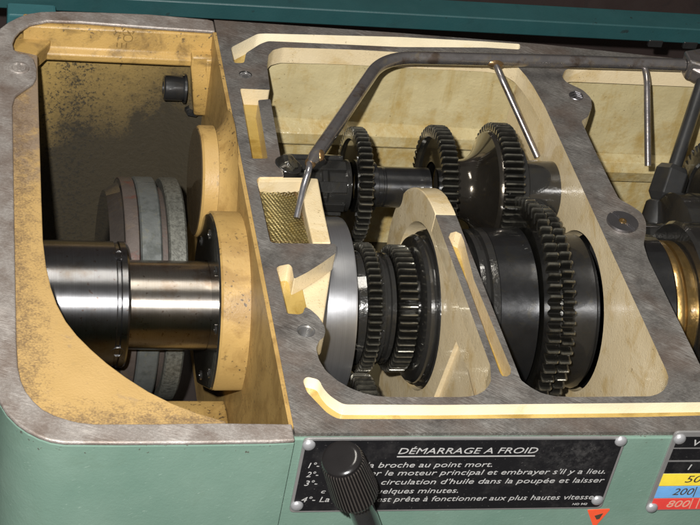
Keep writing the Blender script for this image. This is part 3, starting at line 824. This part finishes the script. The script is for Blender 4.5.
# ------------------------------------------------------------------ lever knob
kt = at(341, 457, 1, -62)
kd = Vector((.37, .22, -.90)).normalized()
kn = thing('gear_lever', 'black ribbed lever knob standing in front of the instruction plate', 'lever', tuple(kt+kd*190))
prof = [(0, 0), (0, 13), (.6, 17), (2.2, 19.3), (5, 20.2)]
MB().lathe(prof, kt, kd, 64).build('cap', BAKELITE, kn)
grip = MB()
n = 44; e1_ = kd.orthogonal().normalized(); e2_ = kd.cross(e1_)
rows = [(4.5, 19.2, 20.0), (8, 20.0, 21.2), (40, 21.6, 23.0), (68, 22.8, 24.4), (76, 22.6, 23.6), (79, 18, 18)]
vs = []; fs = []; mi = []
for (d__, ri, ro) in rows:
    for k in range(n):
        for f, r_ in ((0, ri), (.18, ro), (.62, ro), (.8, ri)):
            t = 2*math.pi*(k+f)/n
            vs.append(kt+kd*d__+(e1_*math.cos(t)+e2_*math.sin(t))*r_)
m = n*4
for i in range(len(rows)-1):
    for k in range(m):
        fs.append([i*m+k, i*m+(k+1) % m, (i+1)*m+(k+1) % m, (i+1)*m+k]); mi.append(0 if k % 4 in (0, 1, 2) else 1)
fs.append([(len(rows)-1)*m+k for k in range(m)]); mi.append(0)
grip.add(vs, fs, [1 if (k % 4) != 1 else 0 for k in range(len(fs)-1)]+[1])
grip.build('ribbed_grip', [RIBBED, BAKELITE], kn)
MB().tube([kt+kd*76, kt+kd*230], 13.5, 32).build('stem', oily('plated_stem_steel', (.05, .055, .055), .2, .6, .03), kn)

# ------------------------------------------------------------------ plates
def text_obj(s, name, mat, x0, x1, z, height, y, parent, shear=.22, bold=.0):
    cu = bpy.data.curves.new(name, 'FONT'); cu.body = s; cu.size = 1.0; cu.shear = shear
    cu.extrude = .012; cu.offset = bold; cu.resolution_u = 3
    tmp = bpy.data.objects.new('tmp', cu); COL.objects.link(tmp)
    dg = bpy.context.evaluated_depsgraph_get()
    me = bpy.data.meshes.new_from_object(tmp.evaluated_get(dg))
    bpy.data.objects.remove(tmp)
    xs = [v.co.x for v in me.vertices]; lo_, hi_ = min(xs), max(xs)
    org = parent_origin(parent)
    sx = (x1-x0)/(hi_-lo_); sy = height/.70
    for v in me.vertices:
        p_ = Vector((x0+(v.co.x-lo_)*sx, y-v.co.z*8, z+v.co.y*sy))
        v.co = (p_-org)*S
    me.materials.append(mat)
    o = bpy.data.objects.new(name, me); COL.objects.link(o); o.parent = parent
    return o
def fx(u, v): 
    p_ = at(u, v, 1, -7.5); return p_.x, p_.z
PY = -4.0
p0 = at(304, 440, 1, -7); p1 = at(628, 437, 1, -7); p2 = at(284, 513, 1, -7); p3 = at(601, 508.5, 1, -7)
X0, X1 = p0.x, (p1.x+p3.x)/2; Z1, Z0 = (p0.z+p1.z)/2, (p2.z+p3.z)/2
sg1 = thing('instruction_plate', 'black riveted instruction plate with French cold start text under the deck edge', 'sign', (X0, PY, Z0))
def rr(x0, x1, z0, z1, r): return rounded([(x0, z0), (x1, z0), (x1, z1), (x0, z1)], r, 5)
MB().prism(rr(X0, X1, Z0, Z1, 6), PY-2.5, PY, 1).build('border', ALUEDGE, sg1, bevel=.5)
MB().prism(rr(X0+3.0, X1-3.0, Z0+2.6, Z1-2.6, 5), PY-3.0, PY-2.4, 1).build('plate', BLACKPLATE, sg1)
TY = PY-3.1
def rivet(x, z, parent):
    MB().lathe([(0, 6.8), (1.8, 6.4), (3.4, 4.8), (4.2, 2.4), (4.5, 0)], (x, PY-2.6, z), (0, -1, 0), 28).build('rivet', RIVET, parent)
for u, v in ((309, 445.5), (621, 441.5), (297, 506), (597.5, 500.5)):
    x_, z_ = fx(u, v); rivet(x_, z_, sg1)
def line(s, u0, v0, u1, v1, h, bold=-.004, name='lettering', mat=ALU, par=None, shear=.22):
    xa, za = fx(u0, v0); xb, zb = fx(u1, v1)
    return text_obj(s, name, mat, xa, xb, (za+zb)/2, h, TY, par or sg1, shear, bold)
line('DÉMARRAGE A FROID', 398, 453.6, 537, 454.0, 8.4, .0)
xa, za = fx(397, 457); xb, zb = fx(535, 456)
MB().box(xa, xb, TY-.3, TY+.2, (za+zb)/2-.7, (za+zb)/2+.5).build('underline', ALU, sg1)
H = 7.6
line('1°-', 308, 468.3, 319, 468.3, H)
line('la broche au point mort.', 366, 467.8, 492, 467.2, H)
line('2°-', 306, 477.3, 318, 477.3, H)
line("er le moteur principal et embrayer s'il y a lieu.", 370, 476.2, 605, 473.6, H)
line('3°-', 304, 486.0, 317, 486.0, H)
line("a circulation d'huile dans la poupée et laisser", 371, 485.2, 604, 482.4, H)
line('c', 321, 493.5, 325.5, 493.5, H*.72)
line('quelques minutes.', 370, 494.2, 458, 492.8, H)
line('4°- La', 301, 502.3, 329, 502.2, H)
line('est prête à fonctionner aux plus hautes vitesses.', 377, 501.8, 599, 499.6, H)
line('NO 942', 572, 505.5, 587, 505.0, 3.0, 0)
# speed plate
q0 = at(675.5, 432.5, 1, -7); q1 = at(644, 511, 1, -7)
sx0 = q0.x
sg2 = thing('speed_plate', 'speed plate with black, yellow, blue and red rows beside the green panel edge', 'sign', (sx0, PY, -130))
zt, zb_ = q0.z, q1.z
MB().prism(rr(sx0, sx0+190, zb_, zt, 6), PY-2.5, PY, 1).build('border', ALUEDGE, sg2, bevel=.5)
rows_ = [(437, 447.5, BLACKPLATE), (449, 460, BLACKPLATE), (462, 473, BLACKPLATE), (474, 485.5, SIGN_Y), (486.5, 497.5, SIGN_B), (498.5, 509, SIGN_R)]
for va, vb, mt in rows_:
    za_ = at(700, va, 1, -7).z; zc_ = at(700, vb, 1, -7).z
    MB().prism([(sx0+5, zc_), (sx0+186, zc_), (sx0+186, za_), (sx0+5, za_)], PY-3.0, PY-2.4, 1).build('row_panel', mt, sg2)
for u, v in ((680, 439.5), (652, 508)):
    x_, z_ = fx(u, v); rivet(x_, z_, sg2)
def sline(s, u0, u1, v, h, mat, name='lettering'):
    xa_, za_ = fx(u0, v); xb_, zb__ = fx(u1, v)
    text_obj(s, name, mat, xa_, xb_, za_, h, TY, sg2, .22, .002)
sline('V', 692.5, 701, 446, 9, ALU); sline('1', 687.5, 690.5, 470, 8, ALU)
sline('50', 684.5, 700.5, 482.8, 10.5, INK); sline('200', 672, 692.5, 495.3, 10.5, INK); sline('800', 666, 688.5, 507.5, 10.5, INK_R)
for u, va, vb, mt in ((696.2, 487, 497, INK), (692.2, 499, 508.5, INK_R), (699, 499, 508.5, INK_R)):
    x_, z1_ = fx(u+1, va); x2_, z2_ = fx(u-1.5, vb)
    MB().box(x_-.5, x_+.5, TY-.3, TY+.2, z2_, z1_).build('divider', mt, sg2)
# red triangle
tr = thing('red_sticker', 'small red triangular sticker with a dark mark below the instruction plate', 'sticker', (355, -5, -130))
tp = [fx(588, 512), fx(611, 511), fx(594.5, 530)]
MB().prism(rounded(tp, 1.5, 2), PY-1.0, PY-.1, 1).build('sticker_sheet', ORANGE, tr)
c0 = fx(600, 518)
MB().prism([(c0[0]-6, c0[1]+1), (c0[0]+3, c0[1]+5), (c0[0]+1, c0[1]-4), (c0[0]-2, c0[1]-5)], PY-1.3, PY-.9, 1).build('arrow_mark', INK, tr)

# ------------------------------------------------------------------ behind the machine
rl = thing('splash_rail', 'long dark teal painted rail running behind the headstock', 'rail', (250, 862, DEPTH))
za0, zb0 = -25.5, -51
MB().prism([(855, za0), (855, zb0), (900, zb0-4), (900, za0)], -900, 1500, 0).build('rail_beam', TEAL, rl, bevel=2)
for xx in (660, 715):
    MB().box(xx, xx+22, 853.5, 860, zb0-8, zb0+3).build('rail_notch', BLACKP, rl, bevel=1)
for xx in (-700, 1200):
    MB().box(xx, xx+40, 866, 896, DEPTH, zb0-2).build('rail_post', TEAL, rl)
tc_ = MB().box(-268, -203, 820, 850, DEPTH, -38)
tag(tc_.build('teal_bracket', plain('light_teal_enamel', (.025, .10, .11), .45), None, bevel=3), 'teal painted bracket post behind the rounded corner of the belt housing', 'bracket')
cb = thing('dark_cabinet', 'dark brown cabinet standing behind the teal rail', 'cabinet', (300, 1150, DEPTH))
MB().box(-1500, 2200, 1100, 1200, DEPTH, 600).build('cabinet_body', CABINET, cb, bevel=6)
MB().box(-1500, 2200, 1092, 1100.5, 20, 34).build('trim_strip', BLACKP, cb, bevel=2)
